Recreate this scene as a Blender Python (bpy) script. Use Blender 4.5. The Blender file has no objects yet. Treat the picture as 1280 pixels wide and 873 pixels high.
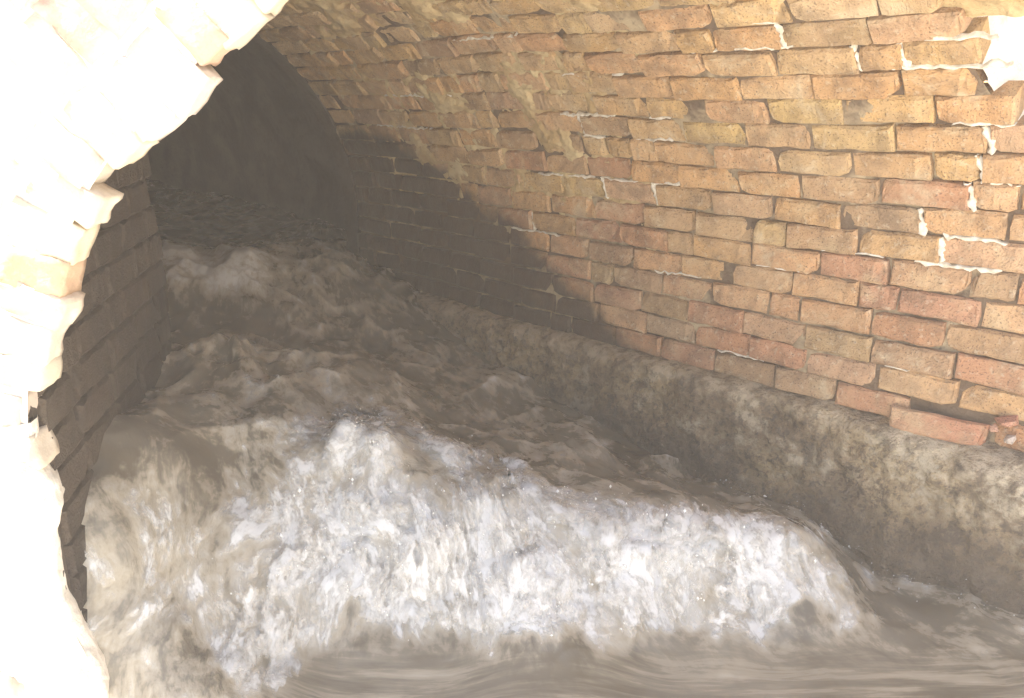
import bpy, bmesh, math, random
import numpy as np
from mathutils import Vector, Matrix

random.seed(7); RNG = np.random.default_rng(11)
SC = bpy.context.scene
COL = SC.collection

# ------------------------------------------------------------------ camera, world, sun, exposure
PITCH = math.radians(17.5)
cam_d = bpy.data.cameras.new('camera'); cam = bpy.data.objects.new('camera', cam_d); COL.objects.link(cam)
cam_d.sensor_width = 36.0; cam_d.lens = 28.1
cam_d.clip_start = 0.02; cam_d.clip_end = 500
cam.location = (0, 0, 0); cam.rotation_euler = (math.pi/2 - PITCH, 0, 0)
SC.camera = cam

SUN_TRAVEL = Vector((0.50, 0.068, -0.86)).normalized()
to_sun = -SUN_TRAVEL
SUN_EL = math.asin(to_sun.z); SUN_AZ = math.atan2(to_sun.x, to_sun.y)
w = bpy.data.worlds.new('World'); SC.world = w; w.use_nodes = True
wn = w.node_tree; wn.nodes.clear()
sky = wn.nodes.new('ShaderNodeTexSky'); sky.sky_type = 'NISHITA'; sky.sun_disc = False
sky.sun_elevation = SUN_EL; sky.sun_rotation = SUN_AZ; sky.air_density = 1.0; sky.dust_density = 2.0
bg = wn.nodes.new('ShaderNodeBackground'); bg.inputs['Strength'].default_value = 0.08
wo = wn.nodes.new('ShaderNodeOutputWorld')
wn.links.new(sky.outputs[0], bg.inputs[0]); wn.links.new(bg.outputs[0], wo.inputs[0])

sd = bpy.data.lights.new('sun', 'SUN'); sd.energy = 5.0; sd.angle = math.radians(0.5); sd.color = (1.0, 0.94, 0.85)
so = bpy.data.objects.new('sun', sd); COL.objects.link(so); so.location = (-3, -1, 6)
so.rotation_euler = SUN_TRAVEL.to_track_quat('-Z', 'Y').to_euler()

SC.view_settings.view_transform = 'Standard'; SC.view_settings.look = 'None'
SC.view_settings.gamma = 1.0; SC.view_settings.use_curve_mapping = False
SC.view_settings.exposure = 2.6
SC.render.engine = 'CYCLES'
SC.cycles.use_denoising = True
SC.cycles.max_bounces = 10; SC.cycles.diffuse_bounces = 7; SC.cycles.volume_bounces = 1; SC.cycles.transparent_max_bounces = 16

# ------------------------------------------------------------------ numpy gradient noise
_perm = RNG.permutation(256); _perm = np.concatenate([_perm, _perm, _perm])
_grad = RNG.normal(size=(256, 3)); _grad /= np.linalg.norm(_grad, axis=1)[:, None]
def noise3(p):
    p = np.asarray(p, dtype=np.float64)
    i = np.floor(p).astype(np.int64); f = p - i; i &= 255
    u = f*f*f*(f*(f*6-15)+10)
    r = 0
    for dx in (0, 1):
        wx = u[:, 0] if dx else 1-u[:, 0]
        for dy in (0, 1):
            wy = u[:, 1] if dy else 1-u[:, 1]
            for dz in (0, 1):
                wz = u[:, 2] if dz else 1-u[:, 2]
                h = _perm[_perm[_perm[(i[:, 0]+dx) & 255] + ((i[:, 1]+dy) & 255)] + ((i[:, 2]+dz) & 255)]
                g = _grad[h]
                r = r + wx*wy*wz*(g[:, 0]*(f[:, 0]-dx)+g[:, 1]*(f[:, 1]-dy)+g[:, 2]*(f[:, 2]-dz))
    return r*1.5
def fbm(p, octv=4, gain=0.5, lac=2.03):
    a = 1.0; s = 0; q = np.array(p, dtype=np.float64)
    for k in range(octv):
        s = s + a*noise3(q); q = q*lac + 17.3; a *= gain
    return s
def ridged(p, octv=4, gain=0.5):
    a = 1.0; s = 0; q = np.array(p, dtype=np.float64)
    for k in range(octv):
        s = s + a*(1-2*np.abs(noise3(q))); q = q*2.1 + 31.7; a *= gain
    return s
def sstep(a, b, x):
    t = np.clip((x-a)/(b-a), 0, 1); return t*t*(3-2*t)

# ------------------------------------------------------------------ helpers for objects
def link(name, mesh, parent=None, mat=None, smooth=False):
    o = bpy.data.objects.new(name, mesh); COL.objects.link(o)
    if parent is not None: o.parent = parent
    if mat is not None and len(mesh.materials) == 0: mesh.materials.append(mat)
    if smooth: mesh.shade_smooth()
    return o
def mesh_from(name, verts, faces):
    m = bpy.data.meshes.new(name); m.from_pydata([tuple(v) for v in verts], [], faces); m.update(); return m
def grid_mesh(name, P):
    """P: array (n, m, 3) of points -> quad mesh."""
    n, m = P.shape[:2]
    v = P.reshape(-1, 3)
    idx = np.arange(n*m).reshape(n, m)
    q = np.stack([idx[:-1, :-1], idx[1:, :-1], idx[1:, 1:], idx[:-1, 1:]], axis=-1).reshape(-1, 4)
    me = bpy.data.meshes.new(name)
    me.vertices.add(len(v)); me.vertices.foreach_set('co', v.astype(np.float32).ravel())
    me.loops.add(q.size); me.loops.foreach_set('vertex_index', q.astype(np.int32).ravel())
    me.polygons.add(len(q)); me.polygons.foreach_set('loop_start', np.arange(0, q.size, 4, dtype=np.int32))
    me.polygons.foreach_set('loop_total', np.full(len(q), 4, dtype=np.int32))
    me.update(calc_edges=True); me.validate()
    return me
def thing(name, label, cat, loc=(0, 0, 0), group=None):
    o = bpy.data.objects.new(name, None); COL.objects.link(o); o.location = loc; o.empty_display_size = 0.1
    tag(o, label, cat, group); return o
def tag(o, label=None, cat=None, group=None, kind=None):
    if label: o['label'] = label
    if cat: o['category'] = cat
    if group: o['group'] = group
    if kind: o['kind'] = kind
    return o

# ------------------------------------------------------------------ materials
class NT:
    def __init__(s, name):
        s.m = bpy.data.materials.new(name); s.m.use_nodes = True; s.t = s.m.node_tree; s.t.nodes.clear()
        s.out = s.n('ShaderNodeOutputMaterial'); s.b = s.n('ShaderNodeBsdfPrincipled'); s.l(s.b.outputs[0], s.out.inputs[0])
    def n(s, t, **kw):
        x = s.t.nodes.new(t)
        for k, v in kw.items(): setattr(x, k, v)
        return x
    def l(s, a, b): s.t.links.new(a, b)
    def pos(s): return s.n('ShaderNodeNewGeometry').outputs['Position']
    def mapped(s, vec, scale=(1, 1, 1), rot=(0, 0, 0)):
        m = s.n('ShaderNodeMapping'); m.inputs['Scale'].default_value = scale; m.inputs['Rotation'].default_value = rot
        s.l(vec, m.inputs['Vector']); return m.outputs[0]
    def noise(s, vec, scale, detail=4, rough=.55, dist=0.0):
        x = s.n('ShaderNodeTexNoise'); x.inputs['Scale'].default_value = scale; x.inputs['Detail'].default_value = detail
        x.inputs['Roughness'].default_value = rough; x.inputs['Distortion'].default_value = dist
        s.l(vec, x.inputs['Vector']); return x.outputs['Fac']
    def ramp(s, fac, stops):
        r = s.n('ShaderNodeValToRGB'); e = r.color_ramp.elements
        while len(e) > 1: e.remove(e[-1])
        e[0].position = stops[0][0]; e[0].color = (*stops[0][1], 1) if len(stops[0][1]) == 3 else stops[0][1]
        for p, c in stops[1:]:
            q = e.new(p); q.color = (*c, 1)
        s.l(fac, r.inputs[0]); return r.outputs[0]
    def rampf(s, fac, a, b, lo=0.0, hi=1.0):
        r = s.n('ShaderNodeMapRange'); r.interpolation_type = 'SMOOTHSTEP'
        r.inputs[1].default_value = a; r.inputs[2].default_value = b; r.inputs[3].default_value = lo; r.inputs[4].default_value = hi
        s.l(fac, r.inputs[0]); return r.outputs[0]
    def mix(s, fac, a, b, mode='MIX'):
        x = s.n('ShaderNodeMix'); x.data_type = 'RGBA'; x.blend_type = mode
        for v, i in ((fac, 0), (a, 6), (b, 7)):
            if hasattr(v, 'is_linked') or hasattr(v, 'links'): s.l(v, x.inputs[i])
            elif i == 0: x.inputs[0].default_value = v
            else: x.inputs[i].default_value = (*v, 1)
        return x.outputs[2]
    def math(s, op, a, b=None, clamp=False):
        x = s.n('ShaderNodeMath'); x.operation = op; x.use_clamp = clamp
        for v, i in ((a, 0), (b, 1)):
            if v is None: continue
            if isinstance(v, (int, float)): x.inputs[i].default_value = v
            else: s.l(v, x.inputs[i])
        return x.outputs[0]
    def bump(s, h, strength=.5, dist=.01, prev=None):
        x = s.n('ShaderNodeBump'); x.inputs['Strength'].default_value = strength; x.inputs['Distance'].default_value = dist
        s.l(h, x.inputs['Height'])
        if prev is not None: s.l(prev, x.inputs['Normal'])
        return x.outputs[0]
    def sep(s, vec):
        x = s.n('ShaderNodeSeparateXYZ'); s.l(vec, x.inputs[0]); return x.outputs
    def done(s, color, rough=.9, normal=None, spec=.3):
        for v, k in ((color, 'Base Color'), (rough, 'Roughness'), (normal, 'Normal'), (spec, 'Specular IOR Level')):
            if v is None: continue
            if isinstance(v, (int, float)): s.b.inputs[k].default_value = v
            elif isinstance(v, tuple): s.b.inputs[k].default_value = (*v, 1)
            else: s.l(v, s.b.inputs[k])
        return s.m

def mat_brick(light=False, dark_all=False):
    t = NT('bleached_brick' if light else 'weathered_brick'); oi = t.n('ShaderNodeObjectInfo')
    tc = t.n('ShaderNodeTexCoord').outputs['Object']
    off = t.n('ShaderNodeVectorMath'); off.operation = 'ADD'
    sc = t.n('ShaderNodeVectorMath'); sc.operation = 'SCALE'; cb = t.n('ShaderNodeCombineXYZ')
    t.l(oi.outputs['Random'], cb.inputs[0]); t.l(oi.outputs['Random'], cb.inputs[1]); sc.inputs['Scale'].default_value = 37.0
    t.l(cb.outputs[0], sc.inputs[0]); t.l(tc, off.inputs[0]); t.l(sc.outputs[0], off.inputs[1]); v = off.outputs[0]
    base = oi.outputs['Color']
    n1 = t.noise(v, 14, 5, .6); n2 = t.noise(v, 60, 4, .65); n3 = t.noise(v, 9, 3, .5, .8); n4 = t.noise(v, 220, 2, .6)
    dark = t.mix(.62, base, (.10, .065, .045), 'MULTIPLY')
    dark = t.mix(.62, base, (.10, .07, .05))
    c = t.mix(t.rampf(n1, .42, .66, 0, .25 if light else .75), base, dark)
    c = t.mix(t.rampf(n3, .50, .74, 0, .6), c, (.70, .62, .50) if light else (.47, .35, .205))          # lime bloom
    c = t.mix(t.rampf(n2, .54, .68, 0, .38), c, (.54, .46, .33))          # salt specks
    c = t.mix(t.rampf(n4, .57, .68, 0, .1 if light else .7), c, (.09, .06, .045))
    wp = t.pos(); rgh = .9
    if light:
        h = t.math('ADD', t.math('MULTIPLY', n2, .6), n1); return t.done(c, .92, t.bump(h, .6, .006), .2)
    wz = t.noise(wp, 3.2, 5, .62, .6); wy = t.noise(wp, 5.5, 5, .65, .9)                 # stains running across many bricks
    c = t.mix(t.rampf(wz, .48, .66, 0, .55), c, (.43, .29, .168))
    c = t.mix(t.rampf(wy, .54, .68, 0, .55), c, (.16, .105, .065))
    c = t.mix(t.rampf(wy, .30, .42, .5, 0), c, (.52, .42, .28))
    xs = t.sep(wp)                                                        # shade across the deep lower wall painted into the colour, with splash wetness
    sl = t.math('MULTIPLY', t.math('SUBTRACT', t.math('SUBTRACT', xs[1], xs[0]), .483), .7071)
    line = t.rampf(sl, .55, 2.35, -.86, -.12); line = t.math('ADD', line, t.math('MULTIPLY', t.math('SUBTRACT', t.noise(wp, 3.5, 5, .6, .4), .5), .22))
    damp_shade = t.rampf(t.math('SUBTRACT', xs[2], line), -.045, .035, 1, 0)
    c = t.mix(t.math('MULTIPLY', damp_shade, .92), c, (.048, .034, .025)); rgh = t.rampf(damp_shade, 0, 1, .9, .55)
    if dark_all: c = t.mix(.9, c, (.030, .023, .019)); rgh = .85  # near-black tone over the whole brick, used on the pier
    h = t.math('ADD', t.math('MULTIPLY', n2, .6), t.math('MULTIPLY', n4, .35)); h = t.math('ADD', h, n1)
    return t.done(c, rgh, t.bump(h, 1.0, .009), .25)

def mat_mortar():
    t = NT('old_lime_mortar'); p = t.pos()
    n1 = t.noise(p, 5, 4, .6, .4); n2 = t.noise(p, 45, 4, .65); n3 = t.noise(p, 160, 3, .6)
    c = t.mix(t.rampf(n1, .46, .62), (.13, .09, .06), (.38, .30, .19))
    c = t.mix(t.rampf(n2, .5, .7, 0, .6), c, (.08, .06, .045))
    h = t.math('ADD', n2, t.math('MULTIPLY', n3, .5))
    return t.done(c, .95, t.bump(h, .8, .008), .15)

def mat_white_mortar():
    t = NT('pale_repair_mortar'); p = t.pos(); n2 = t.noise(p, 60, 4, .65)
    c = t.mix(t.rampf(n2, .4, .7), (.66, .61, .52), (.46, .39, .29))
    return t.done(c, .95, t.bump(n2, .6, .006), .15)

def mat_concrete():
    t = NT('stained_footing_concrete'); p = t.pos(); z = t.sep(p)[2]
    n1 = t.noise(p, 3.0, 5, .6, .6); n2 = t.noise(p, 8.5, 6, .66, .3); n3 = t.noise(p, 60, 5, .7); n4 = t.noise(p, 220, 3, .6)
    c = t.mix(t.rampf(n1, .38, .62), (.26, .19, .122), (.44, .325, .185))
    c = t.mix(t.rampf(n2, .54, .64, 0, .8), c, (.58, .48, .33))          # surviving limewash
    c = t.mix(t.rampf(n2, .33, .45, .75, 0), c, (.075, .06, .05))        # black crust
    c = t.mix(t.rampf(n3, .50, .64, 0, .6), c, (.08, .062, .05))
    c = t.mix(t.rampf(n3, .36, .46, .3, 0), c, (.50, .41, .28))
    n6 = t.noise(p, 24, 6, .72, .1)
    c = t.mix(t.rampf(n6, .52, .60, 0, .6), c, (.11, .085, .068)); c = t.mix(t.rampf(n6, .36, .44, .55, 0), c, (.52, .42, .27))
    x = t.sep(p)[0]
    pale = t.math('MULTIPLY', t.rampf(t.math('ADD', x, t.math('MULTIPLY', t.math('SUBTRACT', n2, .5), 1.6)), .6, 1.1), t.rampf(z, -.98, -.86))
    pale = t.math('MULTIPLY', pale, t.rampf(n6, .38, .56, 1, .15))
    c = t.mix(t.math('MULTIPLY', pale, .9), c, (.64, .55, .41))
    lip = t.math('MULTIPLY', t.rampf(z, -.81, -.765), t.rampf(n6, .36, .56, 1, .2)); c = t.mix(t.math('MULTIPLY', lip, .75), c, (.58, .47, .33))
    zz = t.math('ADD', z, t.math('MULTIPLY', t.math('SUBTRACT', n1, .5), .26))
    wet = t.rampf(zz, -1.02, -.90, 1, 0)                                   # splash line: wet and silty
    c = t.mix(t.math('MULTIPLY', wet, .8), c, (.135, .106, .082))
    r = t.rampf(wet, 0, 1, .92, .5)
    h = t.math('ADD', t.math('ADD', n2, n6), t.math('ADD', n3, t.math('MULTIPLY', n4, .35)))
    return t.done(c, r, t.bump(h, 1.0, .022), .35)

def mat_plain(name, c1, c2, s1=3, s2=40, rough=.92, bd=.01):
    t = NT(name); p = t.pos(); n1 = t.noise(p, s1, 5, .6, .4); n2 = t.noise(p, s2, 4, .65)
    c = t.mix(t.rampf(n1, .35, .65), c1, c2); c = t.mix(t.rampf(n2, .5, .75, 0, .5), c, tuple(x*.5 for x in c1))
    return t.done(c, rough, t.bump(t.math('ADD', n1, n2), .7, bd), .2)

def foam_field(t, p, fl):
    n1 = t.noise(fl, 13, 4, .55, .5); n2 = t.noise(fl, 42, 4, .6, .6); n3 = t.noise(p, 20, 5, .6, .5); n5 = t.noise(fl, 150, 2, .6, .3)
    m = t.math('ADD', t.math('MULTIPLY', n1, .42), t.math('ADD', t.math('MULTIPLY', n2, .24), t.math('ADD', t.math('MULTIPLY', n3, .26), t.math('MULTIPLY', n5, .08))))
    return m, n2, n3, n5
def mat_water():
    t = NT('silty_water'); p = t.pos()
    at = t.n('ShaderNodeAttribute'); at.attribute_name = 'foam'; foam = at.outputs['Fac']
    a2 = t.n('ShaderNodeAttribute'); a2.attribute_name = 'flow'; fl = a2.outputs['Vector']
    m, n2, n3, n5 = foam_field(t, p, fl)
    a3 = t.n('ShaderNodeAttribute'); a3.attribute_name = 'apron'; ap = a3.outputs['Fac']
    fb = t.mapped(p, (1.3, 13, 1), (0, 0, math.radians(14)))
    mb = t.noise(fb, 3.2, 5, .6, .25)
    m = t.math('ADD', t.math('MULTIPLY', m, t.math('SUBTRACT', 1.0, ap)), t.math('MULTIPLY', t.math('ADD', t.math('MULTIPLY', t.math('SUBTRACT', mb, .5), .34), .50), ap))
    s = t.math('ADD', t.math('MULTIPLY', t.math('SUBTRACT', m, .5), 3.0), foam)
    f = t.rampf(s, .30, .95)
    brown = t.mix(t.rampf(t.noise(p, 3, 3), .35, .65), (.105, .089, .065), (.17, .149, .117))
    tan = (.33, .285, .215)
    c = t.mix(t.rampf(s, .05, .42), brown, tan)
    c = t.mix(f, c, (.62, .615, .595))
    r = t.rampf(s, 0, .6, .10, .65)
    h = t.math('ADD', t.math('MULTIPLY', n2, .9), t.math('ADD', t.math('MULTIPLY', n5, .35), t.math('MULTIPLY', n3, .5)))
    hh = t.math('MULTIPLY', h, t.math('MULTIPLY', t.rampf(foam, .0, .6, .35, 1.0), t.math('SUBTRACT', 1.0, ap)))
    hh = t.math('ADD', hh, t.math('MULTIPLY', mb, t.math('MULTIPLY', ap, .5)))
    t.b.inputs['IOR'].default_value = 1.33
    return t.done(c, r, t.bump(hh, .28, .010), .5)
def mat_froth():
    t = NT('airy_foam'); p = t.pos()
    at = t.n('ShaderNodeAttribute'); at.attribute_name = 'foam'; foam = at.outputs['Fac']
    a1 = t.n('ShaderNodeAttribute'); a1.attribute_name = 'lay'; lay = a1.outputs['Fac']
    a2 = t.n('ShaderNodeAttribute'); a2.attribute_name = 'flow'; fl = a2.outputs['Vector']
    m, n2, n3, n5 = foam_field(t, p, fl)
    s = t.math('ADD', t.math('MULTIPLY', t.math('SUBTRACT', m, .5), 3.6), t.math('SUBTRACT', t.math('MULTIPLY', foam, .8), t.math('ADD', t.math('MULTIPLY', lay, .55), .32)))
    al = t.rampf(s, 0, .36, 0, .85)
    t.l(al, t.b.inputs['Alpha'])
    return t.done(t.mix(t.rampf(s, 0, .4), (.45, .415, .35), (.64, .635, .615)), .7, t.bump(n2, .3, .008), .3)

M_BRICK = mat_brick(); M_BLEACH = mat_brick(True); M_PIER = mat_brick(False, True); M_MORT = mat_mortar(); M_WHITE = mat_white_mortar(); M_CONC = mat_concrete(); M_WATER = mat_water(); M_FROTH = mat_froth()
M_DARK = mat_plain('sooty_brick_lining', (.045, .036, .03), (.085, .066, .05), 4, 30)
M_EARTH = mat_plain('dry_earth', (.30, .24, .165), (.42, .35, .25), 1.5, 25, .95, .02)
M_RENDER = mat_plain('limewashed_render', (.62, .55, .45), (.74, .68, .58), 4, 40)

# ------------------------------------------------------------------ tunnel geometry: barrel vault, axis 45 degrees to the left
AX = np.array([-1, 1, 0])/math.sqrt(2); NL = np.array([-1, -1, 0])/math.sqrt(2)
R0 = np.array([1.127, 1.61, 0.0]); RAD = .85; ZS = -.49; ZB = -.75; LW = ZS-ZB
SEND = 2.53
def vault(sig, s, out=0.0):
    """sig: length up the right wall, over the crown and down the left wall; s: metres along the axis; out: into the masonry."""
    sig = np.asarray(sig, float); s = np.asarray(s, float); r = RAD
    ph = np.clip((sig-LW)/r, 0, math.pi)
    D = r - r*np.cos(ph); z = ZS + r*np.sin(ph)
    z = np.where(sig < LW, ZB+sig, z); z = np.where(sig > LW+math.pi*r, ZS-(sig-LW-math.pi*r), z)
    nD = np.cos(ph); nz = -np.sin(ph)               # inward normal: (nD along NL, nz)
    D = D - nD*out; z = z - nz*out
    wob = .012*np.sin(s*2.1+sig*1.3)+.008*np.sin(s*5.3-sig*3)
    D = D + nD*wob; z = z + nz*wob
    P = R0 + s[..., None]*AX + D[..., None]*NL
    P[..., 2] = z
    return P
def vframe(sig, s):
    e = 1e-3
    p = vault(np.array(sig), np.array(s)); tu = vault(np.array(sig+e), np.array(s))-p
    tu /= np.linalg.norm(tu); n = np.cross(tu, AX); n /= np.linalg.norm(n)
    if np.dot(n, np.array([R0[0]+s*AX[0]+.85*NL[0], R0[1]+s*AX[1]+.85*NL[1], -.4])-p) < 0: n = -n
    return p, tu, n
SIGMAX = 2*LW+math.pi*RAD
YM = 1.12
def mouth_y(sig):
    return np.interp(sig, [-.5, 0, .3, .5, .64, .70, .78, .86, .935, 1.0, 1.04, 1.2, 1.45, 1.7, 4], [1.1, 1.2, 1.40, 1.50, 1.57, 1.595, 1.60, 1.59, 1.575, 1.56, 1.55, 1.50, 1.28, 1.14, YM+.02])
def mouth_s(sig):
    D = np.dot(vault(np.array(sig), np.array(0.))-R0, NL)
    return (mouth_y(sig)-R0[1]+.7071*D)/.7071

# ------------------------------------------------------------------ brick meshes
def brick_mesh(name, L=.172, H=.0555, T=.06, seed=0, ch=.005, jit=1.0, mat=None):
    """Front (inner) face towards +Z, length along X; worn chamfered edges."""
    r = random.Random(seed); jk = jit
    def ring(ins, z, jit):
        pts = []
        nx = 6
        for k in range(nx+1): pts.append((-L/2+ins+(L-2*ins)*k/nx, -H/2+ins))
        for k in range(1, 2): pts.append((L/2-ins, 0))
        for k in range(nx+1): pts.append((L/2-ins-(L-2*ins)*k/nx, H/2-ins))
        pts.append((-L/2+ins, 0))
        return [(x+r.uniform(-jit, jit)*jk, y+r.uniform(-jit, jit)*.8*jk, z+r.uniform(-jit, jit)*.6*jk) for x, y in pts]
    a = ring(0, -T, .0); b = ring(0, -ch*1.3, .0024); c = ring(ch, 0, .0030)
    for _ in range(2):                          # a chipped corner
        if r.random() < .55:
            k = r.choice((0, 6, 8, 14)); 
            for q in (b, c):
                x, y, z = q[k]; q[k] = (x*.95, y*.8, z-r.uniform(.002, .008))
    n = len(a); v = a+b+c
    f = []
    for k in range(n):
        j = (k+1) % n
        f.append((k, j, n+j, n+k)); f.append((n+k, n+j, 2*n+j, 2*n+k))
    C = 2*n
    for k in range(6): f.append((C+k, C+k+1, C+13-k, C+14-k))       # front face
    f.append((C+6, C+7, C+8)); f.append((C+14, C+15, C+0))
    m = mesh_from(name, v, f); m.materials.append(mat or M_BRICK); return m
BR_S = [brick_mesh('brick_stretcher', seed=k) for k in range(12)]
def worn_brick(seed):
    bm = bmesh.new(); bmesh.ops.create_cube(bm, size=1.0)
    bmesh.ops.subdivide_edges(bm, edges=bm.edges[:], cuts=4, use_grid_fill=True)
    co = np.array([v.co[:] for v in bm.verts])
    rr = np.max(np.abs(co), axis=1)[:, None]; sph = co/np.linalg.norm(co, axis=1)[:, None]*.62
    co = co*.92+np.minimum(np.abs(sph), .5)*np.sign(sph)*.08
    co = co*np.array([.1, .062, .06])+np.array([0, 0, -.03])
    co += np.stack([fbm(co*28+seed*7+k*3, 3) for k in range(3)], 1)*.0050
    for v, c in zip(bm.verts, co): v.co = c
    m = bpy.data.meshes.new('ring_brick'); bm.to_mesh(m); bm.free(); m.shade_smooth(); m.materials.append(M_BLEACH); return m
BR_R = [worn_brick(k) for k in range(9)]
BR_H = [brick_mesh('brick_header', L=.085, seed=40+k) for k in range(6)]

def place(o, p, ex, ey, ez, sx=1, sy=1, sz=1):
    m = Matrix(((ex[0]*sx, ey[0]*sy, ez[0]*sz, p[0]), (ex[1]*sx, ey[1]*sy, ez[1]*sz, p[1]), (ex[2]*sx, ey[2]*sy, ez[2]*sz, p[2]), (0, 0, 0, 1)))
    o.matrix_world = m
def tilt(ex, ey, ez, a, b, c):
    M = np.stack([ex, ey, ez], axis=1)
    R = np.array(Matrix.Rotation(a, 3, 'X') @ Matrix.Rotation(b, 3, 'Y') @ Matrix.Rotation(c, 3, 'Z'))
    M = M @ R; return M[:, 0], M[:, 1], M[:, 2]
PAL = dict(orange=(.42, .25, .12), buff=(.40, .295, .14), red=(.36, .195, .12), brown=(.32, .205, .125), grey=(.26, .205, .145), pink=(.41, .26, .17), pale=(.48, .385, .23), lime=(.56, .47, .40), rose=(.47, .32, .25))
def colour(weights):
    k = random.choices(list(weights), list(weights.values()))[0]; c = PAL[k]; mn = (.44, .268, .155); c = tuple((a*.42+b*.58) if k not in ('lime', 'rose', 'red', 'brown') else a for a, b in zip(c, mn)); c = (c[0]*1.06, c[1]*1.06, c[2]*.95); j = random.uniform(.9, 1.1)
    return (c[0]*j*random.uniform(.95, 1.05), c[1]*j, c[2]*j*random.uniform(.9, 1.1), 1)
class Joined:
    """gathers brick copies that become one stuff part"""
    def __init__(s): s.v = []; s.f = []
    def add(s, mesh, p, ex, ey, ez, sx=1):
        b = len(s.v)
        for q in mesh.vertices:
            x, y, z = q.co; s.v.append(tuple(p+ex*x*sx+ey*y+ez*z))
        for q in mesh.polygons: s.f.append(tuple(b+i for i in q.vertices))

def project(p):
    x, y, z = p; c, s_ = math.cos(PITCH), math.sin(PITCH)
    d = y*c - z*s_; u = y*s_ + z*c
    if d < .05: return -9e3, -9e3
    return 640+1000*x/d*1.0, 436.5-1000*u/d

# ------------------------------------------------------------------ the brick culvert
culvert = thing('brick_culvert', 'vaulted brick culvert whose right wall and ceiling arch over the rushing brown water', 'culvert', tuple(vault(np.array(0.), np.array(1.))))
bpy.context.view_layer.update()
def child(o, parent):
    o.parent = parent; o.matrix_parent_inverse = parent.matrix_world.inverted()
# mortar bed behind the bricks
NS, NG = 260, 420
ss = np.linspace(0, 1, NS); gs = np.concatenate([np.linspace(-.02, 1.75, 340), np.linspace(1.78, SIGMAX+.7, 80)])
P = np.zeros((NG, NS, 3))
for i, g in enumerate(gs):
    s0 = float(mouth_s(g)); sv_ = s0+(SEND-s0)*ss; q_ = vault(np.full(NS, g), sv_)
    dep_ = .010-.011*np.clip(fbm(q_*5+3, 2)+.35*fbm(q_*28, 3), -.5, 1.0)
    P[i] = vault(np.full(NS, g), sv_, np.clip(dep_, .006, .016))
bed = link('mortar_bed', grid_mesh('mortar_bed', P), None, M_MORT, True); child(bed, culvert)

CH = .0655
rows = int(SIGMAX/CH)
jn = Joined(); nind = 0; HEADS = []
for rI in range(rows):
    g = .032 + rI*CH
    s_start = float(mouth_s(g)) + random.uniform(-.03, .025)
    s = s_start - random.uniform(0, .03); first = True; rowoff = random.uniform(-.003, .004)
    lean = random.uniform(-.03, .05)
    hi = g/SIGMAX
    while s < SEND-.005:
        head = random.random() < (.10 if rI < 12 else .35)
        L = (.090 if head else random.uniform(.165, .188))
        if SEND-s-L < .05: L = SEND-s
        if first: L = random.uniform(.08, .18); first = False
        c_s = s+L/2
        if c_s > s_start and (g < 1.8 or s > s_start+.03) and not (rI == 0 and .06 < c_s < .26):
            wob = .004*math.sin(c_s*3.1+rI*.25)+.0015*math.sin(c_s*7+rI)
            p, tu, n = vframe(g+wob, c_s)
            ex, ey, ez = tilt(AX, tu, n, lean+random.gauss(0, .022), random.gauss(0, .018), random.gauss(0, .012))
            # right-handed: flip x so that ex x ey = ez
            if np.dot(np.cross(ex, ey), ez) < 0: ex = -ex
            p = p + n*(.002+rowoff+random.gauss(0, .0024))
            px, py = project(p)
            vis = -60 < px < 1340 and -60 < py < 900 and g < 1.75
            HEADS.append((g, s))
            mesh = random.choice(BR_H if head else BR_S); base = .085 if head else .172
            sx = (L-random.uniform(.002, .008))/base
            if vis and nind < 298:
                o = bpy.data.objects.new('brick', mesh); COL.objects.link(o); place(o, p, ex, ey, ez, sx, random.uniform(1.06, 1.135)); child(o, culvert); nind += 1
                if rI <= 3: wt = dict(red=4.5, brown=2, grey=.5, orange=1.5, pink=2)
                elif rI <= 8: wt = dict(red=1.6, orange=6, brown=1, grey=.4, pink=3, buff=1)
                elif rI <= 14: wt = dict(orange=6, buff=5, red=.5, pink=1, brown=.8)
                else: wt = dict(buff=6, orange=1.2, pale=5, brown=.6)
                o.color = colour(wt)
            else:
                jn.add(mesh, p, ex, ey, ez, sx)
        s += L
m = mesh_from('brick_rest', jn.v, jn.f)
o = link('brick_rest', m, None, mat_plain('vault_brick_far_side', (.24, .13, .075), (.36, .22, .11), 6, 40)); child(o, culvert); o['kind'] = 'stuff'

# pale mortar squeezed out of the joints
def blob(name, pts_sig_s, wid, thick=.006, seed=0):
    r = random.Random(seed); V = []; F = []
    n = len(pts_sig_s)
    for k, (g, s) in enumerate(pts_sig_s):
        p, tu, nn = vframe(g, s)
        a = np.array(pts_sig_s[min(k+1, n-1)])-np.array(pts_sig_s[max(k-1, 0)]); a = a/np.linalg.norm(a)
        side = tu*a[1]-AX*a[0]
        w_ = wid*r.uniform(.2, 1.5)*(.5 if k in (0, n-1) else 1)
        sh = r.uniform(-.004, .004)
        for j, (u, h) in enumerate(((-1, -.008), (-.6, 1), (.55, r.uniform(.7, 1.2)), (1, -.008))):
            V.append(p+side*(u*w_+sh)+nn*(h*thick if h > 0 else h)+AX*r.uniform(-.002, .002))
    for k in range(n-1):
        for j in range(3):
            a = k*4+j; F.append((a, a+1, a+5, a+4))
    m_ = mesh_from(name, V, F); o_ = link(name, m_, None, M_WHITE, True); child(o_, culvert); return o_
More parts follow.
